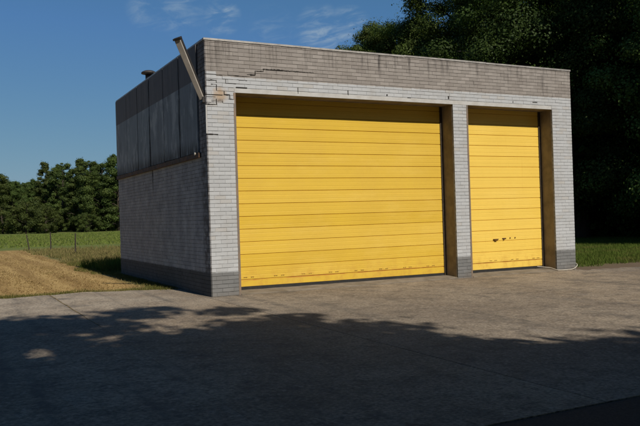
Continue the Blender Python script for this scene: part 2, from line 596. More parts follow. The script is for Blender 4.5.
openings = [(A0, A1, -1, ZL), (B0, B1, -1, ZL)]
MP = .006                                        # mortar recess
core = MB()
core.box(MP, A0, MP, .50, -.25, ZL)
core.box(A1, B0, MP, .50, -.25, ZL)
core.box(B1, W - MP, MP, .50, -.25, ZL)
core.box(MP, W - MP, MP, .50, ZL, H - .04)
fw = core.build('facade_wall', M['mortar'], garage, off=GO)
fb = MB()
brick_rows(fb, 'front', 0, W, -.2, H - .045, openings + [(A0 - .02, B1 - .02, ZL, ZL + .10)], 0, .02, 3)
fb.build('brickwork', M['brick'], fw, off=GO)

sw = MB()
sw.box(MP, .30, .502, D - MP, -.25, H - .04)
side = sw.build('side_wall', M['mortar'], garage, off=GO)
sb = MB()
brick_rows(sb, 'left', .021, D, -.2, 3.02, [], 0, .02, 5, 1)
brick_rows(sb, 'left', .021, .46, 3.02, H - .045, [], 0, .02, 6, 1)
sb.build('brickwork', M['brick'], side, off=GO)

rw = MB()
rw.box(W - .30, W - MP, .502, D - MP, -.25, H - .04)
rside = rw.build('side_wall', M['mortar'], garage, off=GO)
rb = MB()
brick_rows(rb, 'right', .021, D, -.2, H - .045, [], W, .02, 8, 1)
rb.build('brickwork', M['brick'], rside, off=GO)

bw = MB()
bw.box(.305, W - .305, D - .3, D - .001, -.25, H - .04)
bw.build('rear_wall', M['brick'], garage, off=GO)
rf = MB()
rf.box(.305, W - .305, .505, D - .305, H - .30, H - .12)
rf.build('roof', M['roof'], garage, off=GO)

# jamb linings inside the recesses
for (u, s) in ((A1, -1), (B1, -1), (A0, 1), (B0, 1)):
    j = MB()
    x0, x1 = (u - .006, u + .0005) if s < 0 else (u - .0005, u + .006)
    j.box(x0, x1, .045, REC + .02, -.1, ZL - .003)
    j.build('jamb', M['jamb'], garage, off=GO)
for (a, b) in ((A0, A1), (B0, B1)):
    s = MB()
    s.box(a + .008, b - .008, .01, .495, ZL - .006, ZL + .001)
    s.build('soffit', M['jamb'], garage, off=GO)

# white steel lintel across both openings, with its joint marks
lt = MB()
lt.box(A0 - .018, B1 - .03, -.006, .03, ZL - .002, ZL + .092)
lin = lt.build('lintel', M['lintel'], garage, bevel=.004, off=GO)
for x, z0, z1, wd in ((2.12, 4.30, 4.43, .012), (3.383, 4.33, 4.44, .014), (4.43, 4.37, 4.40, .03), (6.21, 4.375, 4.445, .032), (8.27, 4.375, 4.41, .014), (.80, 4.352, 4.372, .25), (5.05, 4.34, 4.352, .1), (9.02, 4.41, 4.425, .16)):
    b = MB()
    b.box(x - wd / 2, x + wd / 2, -.010, .015, z0, z1)
    b.build('bolt_slot', M['dark'], lin, off=GO)

# steel corner angles on the left reveals
for u in (A0, B0):
    g = MB()
    g.box(u - .045, u + .004, -.005, .0, gz(u) - .02, ZL - .004)
    g.box(u - .0005, u + .004, .0, .05, gz(u) - .02, ZL - .004)
    g.build('corner_angle', M['angle'], garage, off=GO)
# pale mortar edge repair up the near corner
g = MB()
g.box(-.005, .024, -.007, .022, 3.375, 3.965)
g.build('corner_bead', M['lintel'], garage, bevel=.003, off=GO)

# stepped cracks: open joints, set along the brick courses
def crack(pts, t=.016):
    cr = MB()
    for (x0, z0), (x1, z1) in zip(pts[:-1], pts[1:]):
        tt = t * random.uniform(.75, 1.2)
        if abs(x1 - x0) >= abs(z1 - z0):
            m = max(3, int(abs(x1 - x0) / .035))
            for i in range(m):
                a, b = x0 + (x1 - x0) * i / m, x0 + (x1 - x0) * (i + 1) / m
                zz = z0 + (z1 - z0) * (i + .5) / m + random.uniform(-.0035, .0035)
                h = 1.25 * tt * random.uniform(.45, 1.25) * (.45 + .55 * math.sin(math.pi * (i + .7) / (m + .4))) / 2
                cr.box(min(a, b), max(a, b) + .002, -.0035 - i % 2 * .0006, .018, zz - h, zz + h)
        else:
            xx = (x0 + x1) / 2
            cr.box(xx - tt / 2, xx + tt / 2, -.005, .018, min(z0, z1), max(z0, z1))
    cr.build('crack', M['dark'], fw, off=GO)


def zc(k):
    return k * CH


crack([(.0, 4.670), (.21, 4.672)], .014)
crack([(.24, 4.595), (.60, 4.60)], .009)
crack([(.66, 4.60), (.94, 4.60)], .006)
crack([(.93, 4.645), (1.12, 4.652)], .022)
crack([(1.12, 4.65), (1.12, 4.73)], .018)
crack([(1.11, 4.728), (1.31, 4.735)], .018)
crack([(1.31, 4.735), (1.31, 4.785)], .014)
crack([(1.30, 4.787), (1.95, 4.787)], .021)
crack([(1.95, 4.787), (2.52, 4.784)], .013)
crack([(.70, 4.518), (.93, 4.520)], .020)
crack([(.03, 4.486), (.24, 4.488)], .014)
crack([(.245, 4.49), (.245, 4.43)], .010)
crack([(.0, 4.395), (.245, 4.398)], .013)
crack([(.245, 4.40), (.245, 4.28)], .024)
crack([(.45, 4.435), (.68, 4.437)], .010)
crack([(.245, 4.285), (.41, 4.285)], .013)
crack([(.41, 4.285), (.41, 4.20)], .014)
crack([(.41, 4.20), (.53, 4.20)], .015)
crack([(.53, 4.20), (.53, 4.11)], .015)
crack([(.53, 4.11), (.60, 4.11)], .012)
crack([(.36, 4.043), (.56, 4.045)], .013)
crack([(.235, 4.10), (.235, 3.985)], .016)
crack([(.0, 3.978), (.245, 3.983)], .022)
crack([(.0, 3.362), (.25, 3.364)], .018)
crack([(.02, 4.14), (.22, 4.142)], .006)
crack([(.0, 4.225), (.2, 4.226)], .006)
crack([(.45, 4.52), (.45, 4.435)], .012)

# metal coping round the top edge
cp = MB()
cx = [-.012, 2.46, 4.93, 7.41, W + .012]
for i, (a, b) in enumerate(zip(cx[:-1], cx[1:])):
    dz = (.0, -.005, .002, -.004)[i]
    cp.box(a, b - (.006 if i < 3 else 0), -.014 - .002 * (i % 2), .30, H - .040 + dz, H + dz)
cp.box(-.012, .30, .3005, D + .012, H - .040, H)
cp.box(W - .30, W + .012, .3005, D + .012, H - .040, H)
cp.box(.3005, W - .3005, D - .29, D + .012, H - .040, H - .002)
cp.build('coping', M['coping'], garage, off=GO)

# sheet cladding above the brick on the left side
cl = MB()
ys = [.46, 1.765, 3.10, 4.44, 5.74, 7.08, D + .004]
for i, (a, b) in enumerate(zip(ys[:-1], ys[1:])):
    t = random.uniform(0, .014)
    c = [(-.030 - t, a + .012, 3.03), (-.030 - t * .2, b - .012, 3.03 + random.uniform(-.01, .015)), (-.028, b - .012, H - .045), (-.028 - t * .5, a + .012, H - .045)]
    back = [(-.0015, y, z) for _, y, z in c]
    vs = c + back
    cl.raw(vs, [(0, 1, 2, 3)[::-1], (4, 5, 6, 7), (0, 1, 5, 4), (1, 2, 6, 5), (2, 3, 7, 6), (3, 0, 4, 7)], random.random())
cl.build('cladding', M['clad'], side, off=GO)
# backing strip seen in the gaps, and the rusty beam under the sheets
bm_ = MB()
bm_.box(-.055, -.001, .40, D + .01, 2.915, 3.018)
bm_.build('support_beam', M['beam'], side, bevel=.004, off=GO)
pp = MB()
pp.tube([(-.075, .62, 3.005), (-.02, .62, 3.005)], .032, 10)
pp.build('drain_stub', M['hose'], side, off=GO)

# mushroom vent on the roof
vt = empty('roof_vent', (.20 - GO[0], 5.25 - GO[1], H - .02))
vt.parent = garage
v = MB()
v.lathe([(.095, -.03), (.095, .25), (.085, .255)], seg=18)
v.build('vent_pipe', M['vent'], vt, True)
v = MB()
v.lathe([(.10, .245), (.20, .262), (.205, .285), (.19, .31), (.12, .345), (.04, .36), (.005, .362)], seg=24)
v.build('vent_cap', M['vent'], vt, True)
v = MB()
v.tube([(0, -.55, 0), (0, -.55, .17), (0, -.54, .20)], .03, 10)
v.build('vent_stub', M['vent'], vt, True)

# long fixture jutting from the near corner
fx = empty('corner_fixture', (-GO[0], -GO[1], 4.12))
fx.parent = garage
fx['label'] = 'long narrow pale fixture jutting upward from the near corner'
p0, p1 = np.array([-.035, .10, -.02]), np.array([-.61, -.16, 1.13])
ax = p1 - p0
L = np.linalg.norm(ax)
ax /= L
look = np.array([-.75, -.70, .1])              # the pale face looks out and down
nrm = look - ax * (look @ ax)
nrm /= np.linalg.norm(nrm)
sd = np.cross(ax, nrm)


def slab(mb, s0, s1, w0, w1, n0, n1):
    """tapered bar along the fixture axis; widths w0->w1, between offsets n0..n1 along the face normal"""
    vs = []
    for s, w in ((s0, w0), (s1, w1)):
        c = p0 + ax * s
        for a, n in ((-1, n0), (1, n0), (1, n1), (-1, n1)):
            vs.append(tuple(c + sd * a * w / 2 + nrm * n))
    mb.raw(vs, [(0, 3, 2, 1), (4, 5, 6, 7), (0, 1, 5, 4), (1, 2, 6, 5), (2, 3, 7, 6), (3, 0, 4, 7)])


s = MB()
slab(s, 0, L - .03, .10, .125, .0, .034)
s.build('diffuser', M['fixture'], fx, bevel=.006)
s = MB()
slab(s, -.02, L - .005, .115, .145, -.075, -.001)
s.build('housing', M['fixdark'], fx, bevel=.005)
s = MB()
slab(s, L - .028, L + .012, .165, .165, -.06, .05)
s.build('end_cap', M['fixdark'], fx, bevel=.004)
s = MB()
s.box(-.055, .02, .03, .15, -.10, .02)
s.build('mounting_bracket', M['fixdark'], fx, bevel=.004)


# ------------------------------------------------------------------ the doors
def door(a, b, zb, label, hinge_x, lock):
    d = empty('sectional_door', ((a + b) / 2 - GO[0], REC - GO[1], 0))
    d.parent = garage
    d['label'] = label
    ox = (a + b) / 2
    tilt = -.007
    # section profile, swept across in short steps so that it can waver a little
    prof = []
    z = zb
    seams = []
    zz = .255
    while zz < ZL + .3:
        seams.append(zz)
        zz += .277
    lo = zb
    P = []
    for sm in seams:
        hi = sm
        span = hi - lo
        P.append((lo + .010, 0))
        nr = 3 if span > .2 else 1
        for i in range(1, nr):
            q = lo + span * i / nr
            P += [(q - .008, 0), (q - .004, .0020), (q + .004, .0020), (q + .008, 0)]
        P.append((hi - .010, 0))
        P += [(hi - .007, .014), (hi + .007, .014)]
        lo = hi
    P = [(z, y) for z, y in P if z < ZL + .12]
    P = [(zb, .0)] + P
    nx = max(6, int((b - a) / .22))
    m = MB()
    vs = []
    wob = [random.gauss(0, .0012) for _ in range(len(P))]
    for i in range(nx + 1):
        x = a + .012 + (b - a - .024) * i / nx - ox
        for j, (z, y) in enumerate(P):
            f = max(0, 1 - z / 1.2)
            vs.append((x, y + .0022 * math.sin(x * 2.1 + z * 1.3) + wob[j] * .4, z + tilt * x * f))
    npf = len(P)
    fs = []
    for i in range(nx):
        for j in range(npf - 1):
            q = i * npf + j
            fs.append((q, q + npf, q + npf + 1, q + 1))
    m.raw(vs, fs)
    m.build('door_panel', M['door'], d)
    k = MB()
    k.box(a + .014 - ox, b - .014 - ox, .03, .06, zb - .02, ZL + .12)
    k.build('door_back', M['dark'], d)
    # rubber seal follows the tilted lower edge
    k = MB()
    xl, xr = a + .012 - ox, b - .012 - ox
    vs = []
    for x in (xl, xr):
        t = zb + tilt * x
        for y, z in ((.002, t - .001), (.03, t - .001), (.03, -.06), (.004, -.06)):
            vs.append((x, y, z))
    k.raw(vs, [(0, 1, 2, 3), (7, 6, 5, 4), (0, 4, 5, 1), (1, 5, 6, 2), (2, 6, 7, 3), (3, 7, 4, 0)])
    k.build('bottom_seal', M['rubber'], d)
    for u, sgn in ((a, 1), (b, -1)):
        k = MB()
        wdt = .012 if sgn > 0 else .075
        k.box(min(u + sgn * .007, u + sgn * wdt) - ox, max(u + sgn * .007, u + sgn * wdt) - ox, -.02 if sgn < 0 else -.004, .018, -.03, ZL - .01)
        k.build('guide_rail', M['rail'], d)
    for hx in hinge_x:
        t = tilt * (hx - ox)
        for dx in (-.085, .085):
            h = MB()
            x = hx + dx - ox
            zc_ = .305 + t
            e0, e1 = random.uniform(.03, .055), random.uniform(.03, .055)
            h.box(x - e0, x + e1, -.005, .001, zc_ - .006, zc_ + .005)
            for q in (-.024, .026):
                h.box(x + q - .007, x + q + .007, -.012, .0005, zc_ - .006, zc_ + .005)
            h.build('hinge', M['scuff'], d)
    if lock:
        lk = MB()
        lk.box(7.86 - ox, 8.03 - ox, -.030, -.002, .842, .866)
        lk.box(7.90 - ox, 7.98 - ox, -.045, -.0305, .822, .858)
        lk.build('pull_handle', M['lock'], d, bevel=.004)
        lk = MB()
        lk.box(8.17 - ox, 8.30 - ox, -.012, -.001, .850, .880)
        lk.box(8.20 - ox, 8.24 - ox, -.018, -.001, .822, .849)
        lk.build('lock', M['lock'], d, bevel=.004)
        for hx in (8.44, 8.61):
            lk = MB()
            lk.lathe([(.018, 0), (.018, .012), (.008, .016)], (0, 0, 0), 10)
            o = lk.build('knob', M['lock'], d)
            o.rotation_euler = (R(90), 0, 0)
            o.location = (hx - ox, 0, .872)
    return d


door(A0, A1, .105, 'wide yellow sectional door, left of the two', [1.02, 1.74, 2.43, 3.12, 3.80, 4.48, 5.16, 5.85], False)
door(B0, B1, .088, 'narrow yellow sectional door with dark lock fittings', [7.85, 8.58, 9.32], True)

# sloping concrete sill in each opening
for (a, b) in ((A0, A1), (B0, B1)):
    s = MB()
    z0, z1 = gz(a), gz(b)
    n = 18
    pr = [(-.03, -.05), (-.03, .012), (.03, .026), (.30, .050), (.70, .060), (.70, -.05)]
    vs, fs = [], []
    for i in range(n + 1):
        x = a + .0075 + (b - a - .015) * i / n
        w = random.uniform(-.006, .006)
        for y, z in pr:
            vs.append((x, y + (w if y < .1 else 0), z + gz(x) + (w * .5 if z > 0 else 0)))
    for i in range(n):
        for j in range(len(pr) - 1):
            q = i * len(pr) + j
            fs.append((q, q + len(pr), q + len(pr) + 1, q + 1))
    s.raw(vs, fs)
    s.build('door_sill', M['sill'], garage, off=GO)

# ------------------------------------------------------------------ ground, apron, road
gm = MB()
xs = [-900, -4, 12, 900]
ysg = [-700, 1100]
vs = [(x, y, gz(x) - .014) for y in ysg for x in xs]
gm.raw(vs, [(i, i + 1, i + 5, i + 4) for i in range(3)])
tag(gm.build('ground', M['ground']), kind='structure')

ap = MB()
joints = [-30.0, -24.4, -21.7, -19.0, -16.3, -13.6, -10.9, -8.2, -5.48, -2.78, -.08, 2.62, 5.32, 8.02, 10.72, 13.4, 16.1, 18.8, 21.5, 24.2, 30]


def apron_edge(x):
    """the side towards the grass, ragged where soil creeps over it"""
    n = .10 * math.sin(x * 2.3) + .06 * math.sin(x * 5.9 + 1) + .03 * math.sin(x * 13 + 2)
    if x < 0:
        return 3.0 - .25 * max(0, x + 2.0) * (-x > 0) + n
    if x > W:
        return -.2 - .3 * min(x - W, 6) + n * 1.3
    return .35


def gap(x):
    return {-2.78: .0015, -.08: .007, 2.62: .0015, 5.32: .003}.get(x, .005)


for (a, b) in zip(joints[:-1], joints[1:]):
    cuts = [a]
    for c in (-.0005, W + .0005):
        if a < c < b:
            cuts.append(c)
    cuts.append(b)
    rv = random.random()
    for p, q in zip(cuts[:-1], cuts[1:]):
        p2 = p + (gap(a) if p == a else 0)
        q2 = q - (gap(b) if q == b else 0)
        n = max(2, int((q2 - p2) / .12))
        vs, fs = [], []
        for i in range(n + 1):
            x = p2 + (q2 - p2) * i / n
            xe = min(max(x, p2 + .01), q2 - .01)
            ye = apron_edge(xe)
            jj = random.uniform(-.002, .002)
            for y in (-10.14, ye):
                vs.append((x, y, gz(x) + .0))
            for y in (-10.14, ye):
                vs.append((x, y, gz(x) - .05))
        for i in range(n):
            o = i * 4
            fs += [(o, o + 4, o + 5, o + 1), (o + 1, o + 5, o + 7, o + 3), (o, o + 2, o + 6, o + 4)]
        fs += [(0, 1, 3, 2), (n * 4, n * 4 + 2, n * 4 + 3, n * 4 + 1)]
        ap.raw(vs, fs, rv)
apron = tag(ap.build('concrete_apron', M['concrete']), kind='structure')
jf = MB()
ny = 46
vs, fs = [], []
for i in range(ny + 1):
    y = 2.95 - 5.9 * i / ny
    hw = .017 * (1 - .75 * (i / ny) ** 2) * random.uniform(.6, 1.25)
    xm = -2.78 + .006 * math.sin(y * 4) + random.uniform(-.003, .003)
    vs += [(xm - hw, y, gz(xm) + .004), (xm, y, gz(xm) + .004 + .006 * random.random()), (xm + hw, y, gz(xm) + .004)]
for i in range(ny):
    fs += [(i * 3, i * 3 + 1, i * 3 + 4, i * 3 + 3), (i * 3 + 1, i * 3 + 2, i * 3 + 5, i * 3 + 4)]
jf.raw(vs, fs)
jf.build('joint_filler', M['filler'], apron)
rd = MB()
rd.raw([(-60, -18.0, gz(-60) - .006), (-4, -18.0, gz(-4) - .006), (12, -18.0, gz(12) - .006), (60, -18, gz(60) - .006),
        (-60, -10.155, gz(-60) - .006), (-4, -10.155, gz(-4) - .006), (12, -10.155, gz(12) - .006), (60, -10.155, gz(60) - .006)],
       [(0, 1, 5, 4), (1, 2, 6, 5), (2, 3, 7, 6)])
tag(rd.build('road', M['asphalt']), kind='structure')

# ------------------------------------------------------------------ hose round the right pier
hp = [(9.30, .40, .07), (9.42, .28, .05), (9.52, .12, .03), (9.58, -.03, -.018), (9.66, -.075, -.025), (9.85, -.10, -.03), (10.05, -.09, -.028), (10.22, -.055, 0.0), (10.34, -.02, .07), (10.37, .10, .115), (10.36, .35, .10), (10.38, .9, .0)]


def smooth_path(p, n=6):
    p = [np.array(q, float) for q in p]
    out = []
    for i in range(len(p) - 1):
        a, b, c, d = p[max(i - 1, 0)], p[i], p[i + 1], p[min(i + 2, len(p) - 1)]
        for t in np.linspace(0, 1, n, endpoint=False):
            out.append(.5 * ((2 * b) + (c - a) * t + (2 * a - 5 * b + 4 * c - d) * t * t + (3 * b - a - 3 * c + d) * t ** 3))
    out.append(p[-1])
    return out


hs = MB()
hs.tube(smooth_path(hp), .012, 8)
tag(hs.build('garden_hose', M['hose'], smooth=True), 'thin pale hose looped around the foot of the right brick pier', 'hose')

# ------------------------------------------------------------------ fence posts out in the rough grass
for (x, y, h, lx, ly, lab) in (
        (.10, 36.0, 1.0, -.16, .05, 'dark wooden fence post leaning left at the edge of the dry field'),
        (1.10, 33.6, 1.15, .0, .04, 'thin upright fence post between the leaning post and the tallest post'),
        (1.56, 27.2, 1.10, .02, -.03, 'tallest upright dark fence post nearest the garage side wall')):
    p = MB()
    pts = [(lx * t * h, ly * t * h, h * t - .05 * (t == 0)) for t in (0, .25, .5, .75, .97, 1)]
    p.tube(pts, [.042, .038, .040, .035, .034, .02], 7)
    o = p.build('fence_post', M['post'])
    o.location = (x, y, gz(x) - .014)
    tag(o, lab, 'fence post', 'old fence posts by the dry field')


# ------------------------------------------------------------------ grasses
def blades(name, pts, hmin, hmax, wid, mat, lean=.45, label=None):
    n = len(pts)
    h = RNG.uniform(hmin, hmax, n)
    a = RNG.uniform(0, 2 * np.pi, n)
    la = RNG.uniform(0, 2 * np.pi, n)
    w = wid * RNG.uniform(.6, 1.3, n)
    ld = RNG.uniform(.05, lean, n) * h
    v = np.zeros((n, 3, 3))
    dx, dy = np.cos(a) * w / 2, np.sin(a) * w / 2
    v[:, 0] = pts + np.stack([dx, dy, 0 * dx], 1)
    v[:, 1] = pts - np.stack([dx, dy, 0 * dx], 1)
    v[:, 2] = pts + np.stack([np.cos(la) * ld, np.sin(la) * ld, h], 1)
    me = np_mesh(name, v.reshape(-1, 3), 3, RNG.random(n), mat)
    o = link(name, me)
    return tag(o, kind='stuff')


def gzv(x):
    return -.0048 * np.clip(x, -4, 12)


def scatter(n, x0, x1, y0, y1, f=None, clump=1.0):
    x, y = RNG.uniform(x0, x1, n), RNG.uniform(y0, y1, n)
    if f is not None:
        k = f(x, y)
        x, y = x[k], y[k]
    return np.stack([x, y, gzv(x) - .016], 1)


def wave(x, y, s=1.0):
    return np.sin(x * 1.9 * s + 1.3 * np.sin(y * 1.1 * s)) * np.sin(y * 1.6 * s + 1.7 * np.sin(x * .8 * s))


# lawn right of the garage, thinning into bare earth at the concrete
pl = scatter(150000, W + .05, 30, -.1, 17, lambda x, y: (y > .55 + .25 * wave(x, y, 1.6) + .6 * RNG.random(len(x)) ** 2) & (x - 10 < 2.2 * y + 4))
blades('lawn_grass', pl, .05, .16, .022, M['lawn'], .7)
# fringe beside the concrete and round the wall foot on the left
pf = np.concatenate([
    scatter(22000, -9, -.03, 2.55, 4.2, lambda x, y: (y > np.array([apron_edge(q) for q in x]) + .01) & (y < np.array([apron_edge(q) for q in x]) + .05 + .55 * RNG.random(len(x)) ** 1.3 * (wave(x, y, 1.3) + 1.2))),
    scatter(9000, -.55, -.02, 2.2, 9.5, lambda x, y: RNG.random(len(x)) < np.clip(1.0 + x / .5, 0, 1)),
    scatter(30000, -1.0, 4, 9.2, 18, lambda x, y: x > -.75 + .02 * (y - 9) + .3 * wave(x, y, .8)),
])
blades('fringe_grass', pf, .02, .085, .016, M['fringe'], .9)
ph = scatter(110000, -16, -.45, 3.1, 34, lambda x, y: (RNG.random(len(x)) < (.35 + .65 * (np.sin(x * 4.2 + .2 * y) > -.1)) * np.clip(1.2 - y / 40, .2, 1)))
blades('hay_stubble', ph, .015, .05, .022, M['stubble'], 2.2)
pr_ = np.concatenate([
    scatter(60000, -.9, 12, 16.5, 44, lambda x, y: (x > -.3 + .35 * wave(x, y, .6)) & (y > 17.5 + .8 * wave(x, y, .5)) & (RNG.random(len(x)) < np.clip((38 - y) / 14, 0, 1)) & (RNG.random(len(x)) < .75 + .25 * wave(x, y, .9))),
])
blades('rough_grass', pr_, .05, .20, .045, M['drygrass'], .9)
pm = scatter(60000, -25, 40, 42, 120, lambda x, y: RNG.random(len(x)) < (60 / y) ** 1.2)
blades('meadow_grass', pm, .06, .2, .11, M['meadow'], .9)


def leaf_quads(c, size, up=.5, out=None):
    n = len(c)
    nm = RNG.normal(size=(n, 3)) * (.38 if out is not None else 1)
    if out is not None:
        nm += out * 1.0
    nm[:, 2] = (nm[:, 2] if out is not None else np.abs(nm[:, 2])) + up
    nm /= np.linalg.norm(nm, axis=1)[:, None]
    t = np.cross(nm, RNG.normal(size=(n, 3)))
    t /= np.linalg.norm(t, axis=1)[:, None]
    b = np.cross(nm, t)
    s = (np.asarray(size) / 2)[:, None]
    asp = RNG.uniform(.45, .8, n)[:, None]
    v = np.zeros((n, 4, 3))
    v[:, 0] = c - t * s
    v[:, 1] = c - b * s * asp + nm * s * .15
    v[:, 2] = c + t * s
    v[:, 3] = c + b * s * asp + nm * s * .15
    return v.reshape(-1, 3)


# taller unmown grass behind the rear corner, in the garage's shade
pt = scatter(16000, -.5, 4.5, 10.2, 13.6, lambda x, y: (x > -.15 + .2 * wave(x, y, 1.1) - .12 * (y - 10)) & (RNG.random(len(x)) < .55 + .45 * wave(x, y, 1.4)))
blades('tall_grass', pt, .12, .46, .03, M['lawn'], .7)


# ------------------------------------------------------------------ trees
def tree_meshes(seed, h, r, base, nleaf, ls, mat, shape='round', clumps=90):
    """trunk+limb mesh and crown mesh for one tree variant standing at the origin"""
    rr = random.Random(seed)
    g = np.random.default_rng(seed)
    tr = MB()
    lean = (rr.gauss(0, .25), rr.gauss(0, .25))

    def axis(t):
        return np.array([lean[0] * t * t + .12 * math.sin(3 * t + seed), lean[1] * t * t + .12 * math.cos(2.6 * t + seed), h * .9 * t])
    tb = .018 * h + .06
    ts = np.linspace(0, 1, 10)
    tr.tube([tuple(axis(t) - (np.array([0, 0, .15]) if t == 0 else 0)) for t in ts], [tb * (1.25 if t == 0 else (1 - t * .88)) for t in ts], 8)
    cc, cr_ = [], []
    zc0, zr = (h + base) / 2, (h - base) / 2

    def prof(z):
        u = (z - base) / max(h - base, .1)
        u = min(max(u, 0), 1)
        if shape == 'round':
            return r * (max(0, 1 - (2 * u - .9) ** 2 / 1.25)) ** .5
        if shape == 'tall':
            return r * (max(0, 1 - (1.75 * u - .62) ** 2 / 1.35)) ** .6
        return r * (1 - u) ** .75 * (.6 + .4 * min(1, u * 6)) + .15        # conic
    nl = 16 + clumps // 5
    for i in range(clumps):
        u = (i + rr.random()) / clumps
        z = base + (h - base) * (u ** .9) * .985
        a = i * 2.399 + rr.gauss(0, .5)
        pr = prof(z) * (.50 + .62 * rr.random() ** .7) * (1 + .22 * math.sin(a * 2 + seed) + .13 * math.sin(3 * a + z))
        t = max(.08, min(.98, (z - .25 * pr) / (h * .9)))
        o = axis(t)
        c = np.array([o[0] + pr * math.cos(a), o[1] + pr * math.sin(a), z])
        cc.append(c)
        cr_.append(rr.uniform(.12, .30) * r * (.55 + .45 * prof(z) / r))
        if i % max(1, clumps // nl) == 0:
            mid = (o + c) / 2 + np.array([rr.gauss(0, .15), rr.gauss(0, .15), .12 * pr])
            rb_ = tb * (1 - t * .8) * .42
            tr.tube([tuple(o), tuple(mid), tuple(c)], [rb_, rb_ * .6, .012], 5, False)
    cc, cr_ = np.array(cc), np.array(cr_)
    wts = cr_ ** 2
    idx = g.choice(len(cc), nleaf, p=wts / wts.sum())
    d = g.normal(size=(nleaf, 3))
    d /= np.linalg.norm(d, axis=1)[:, None]
    rad = cr_[idx] * (g.random(nleaf) ** .45)
    pos = cc[idx] + d * rad[:, None] * np.array([1.15, 1.15, .72])
    # stray sprays outside the clumps break up the outline
    k = g.random(nleaf) < .07
    pos[k] += d[k] * cr_[idx[k]][:, None] * .55
    ok = pos[:, 2] > .05
    pos, d, idx = pos[ok], d[ok], idx[ok]
    n = len(pos)
    cr_rnd = np.clip(g.normal(.5, .22, len(cc)), 0, 1)
    rnd = np.clip(cr_rnd[idx[:n]] + g.normal(0, .11, n), 0, 1)
    lv = leaf_quads(pos, g.uniform(.65, 1.35, n) * ls, .3, d)
    cm = np_mesh('crown', lv, 4, rnd, mat)
    tme = bpy.data.meshes.new('trunk')
    tme.from_pydata(tr.v, [], tr.f)
    tme.polygons.foreach_set('use_smooth', [True] * len(tme.polygons))
    tme.materials.append(M['bark'])
    return tme, cm


def put_tree(var, x, y, rot, s, label, group, name='broadleaf_tree', cat='tree', sz=None, z=None):
    t = empty(name, (x, y, (gz(x) - .014) if z is None else z))
    t.rotation_euler = (0, 0, rot)
    t.scale = (s, s, sz or s)
    link('trunk', var[0], t)
    link('crown', var[1], t)
    return tag(t, label, cat, group)


# -- right-hand wood: near variants, about 17 m tall
VN = [tree_meshes(21, 17, 4.6, 2.0, 220000, .115, M['leafA'], 'round', 170),
      tree_meshes(22, 18, 4.2, 1.6, 220000, .115, M['leafA'], 'tall', 180),
      tree_meshes(23, 16, 4.8, 1.2, 220000, .115, M['leafB'], 'round', 170),
      tree_meshes(24, 15, 3.3, 2.0, 140000, .115, M['leafA'], 'tall', 130)]
GW = 'trees at the edge of the wood behind the garage'
WOOD = [
    (3, 20.7, 30.5, .3, .84, 'small pale green tree farthest left above the garage roof'),
    (3, 22.4, 29.6, 2.1, 1.0, 'pointed tree rising behind the garage roof, second from the left above it'),
    (0, 25.2, 29.6, 4.0, .92, 'rounded leafy tree above the roof to the right of the pointed one'),
    (1, 27.0, 25.4, 1.2, 1.12, 'tall full tree above the middle of the narrow door'),
    (2, 26.6, 20.2, 5.2, 1.18, 'big dark tree rising behind the roof corner by the narrow door'),
    (2, 26.4, 14.8, .9, 1.15, 'black-shaded tree just right of the garage corner'),
    (1, 28.2, 11.2, 2.9, 1.15, 'dark tree at the right edge of the picture behind the lawn'),
]
for vi, x, y, rot, s, lab in WOOD:
    put_tree(VN[vi], x, y, rot, s, lab, GW)


# -- the deep of the wood reads as one dark mass
def crowd(name, spots, variants, mat):
    """one joined mesh of many crowns; a far or deep wood that reads as a mass"""
    vs, rn = [], []
    for (x, y, rot, s, vi) in spots:
        me = variants[vi][1]
        a = np.empty(len(me.vertices) * 3, np.float32)
        me.vertices.foreach_get('co', a)
        a = a.reshape(-1, 3) * s
        c, s_ = math.cos(rot), math.sin(rot)
        b = np.stack([a[:, 0] * c - a[:, 1] * s_ + x, a[:, 0] * s_ + a[:, 1] * c + y, a[:, 2] - .05], 1)
        r = np.empty(len(me.polygons), np.float32)
        me.attributes['rnd'].data.foreach_get('value', r)
        vs.append(b)
        rn.append(r)
    o = link(name, np_mesh(name, np.concatenate(vs), 4, np.concatenate(rn), mat))
    return tag(o, kind='stuff')


VD = [tree_meshes(31, 17, 5.0, .3, 9000, .62, M['leafB'], 'round', 90), tree_meshes(32, 18, 4.6, .3, 9000, .62, M['leafB'], 'tall', 90)]
deep = []
for i in range(30):
    t = i / 29
    for row in range(3):
        x = 31 + row * 6.5 + random.uniform(-1.5, 1.5) + 5 * t
        y = 9 + 36 * t + row * 2.5 + random.uniform(-1.5, 1.5)
        if (x - 24) * .35 + 12 > 50:
            continue
        if y > 30 and x < 34:
            continue
        if row and i % 2:
            continue
        deep.append((x, y, random.uniform(0, 6.28), random.uniform(.74, .92), i % 2))
crowd('woodland', deep, VD, M['leafB'])
# understorey shrubs shutting the foot of the wood
VU = [tree_meshes(41, 3.4, 2.0, .05, 5200, .24, M['leafB'], 'round', 40)]
und = []
for i in range(34):
    t = i / 33
    und.append((28.2 - 6.6 * t + random.uniform(-.7, 1.8) + 1.5, 10.0 + 22 * t + random.uniform(-1, 1), random.uniform(0, 6.28), random.uniform(.75, 1.3), 0))
    und.append((31.0 + random.uniform(-1, 2), 8.5 + 26 * t, random.uniform(0, 6.28), random.uniform(1.2, 1.7), 0))
crowd('undergrowth', und, VU, M['leafB'])

# -- trees out of view to the right keep the sun off that wood
GS = 'tall trees standing outside the picture to the right'
for vi, x, y, rot, s in ((1, 27.2, 4.4, .5, 1.15), (0, 28.0, -2.0, 2.0, 1.25), (2, 33.0, 4.5, 3.0, 1.25), (1, 33.5, -2.5, 4.4, 1.25), (0, 31.5, -8.0, 1.0, 1.3)):
    put_tree(VN[vi], x, y, rot, s, 'tall leafy tree right of the lawn whose shade darkens the wood', GS)

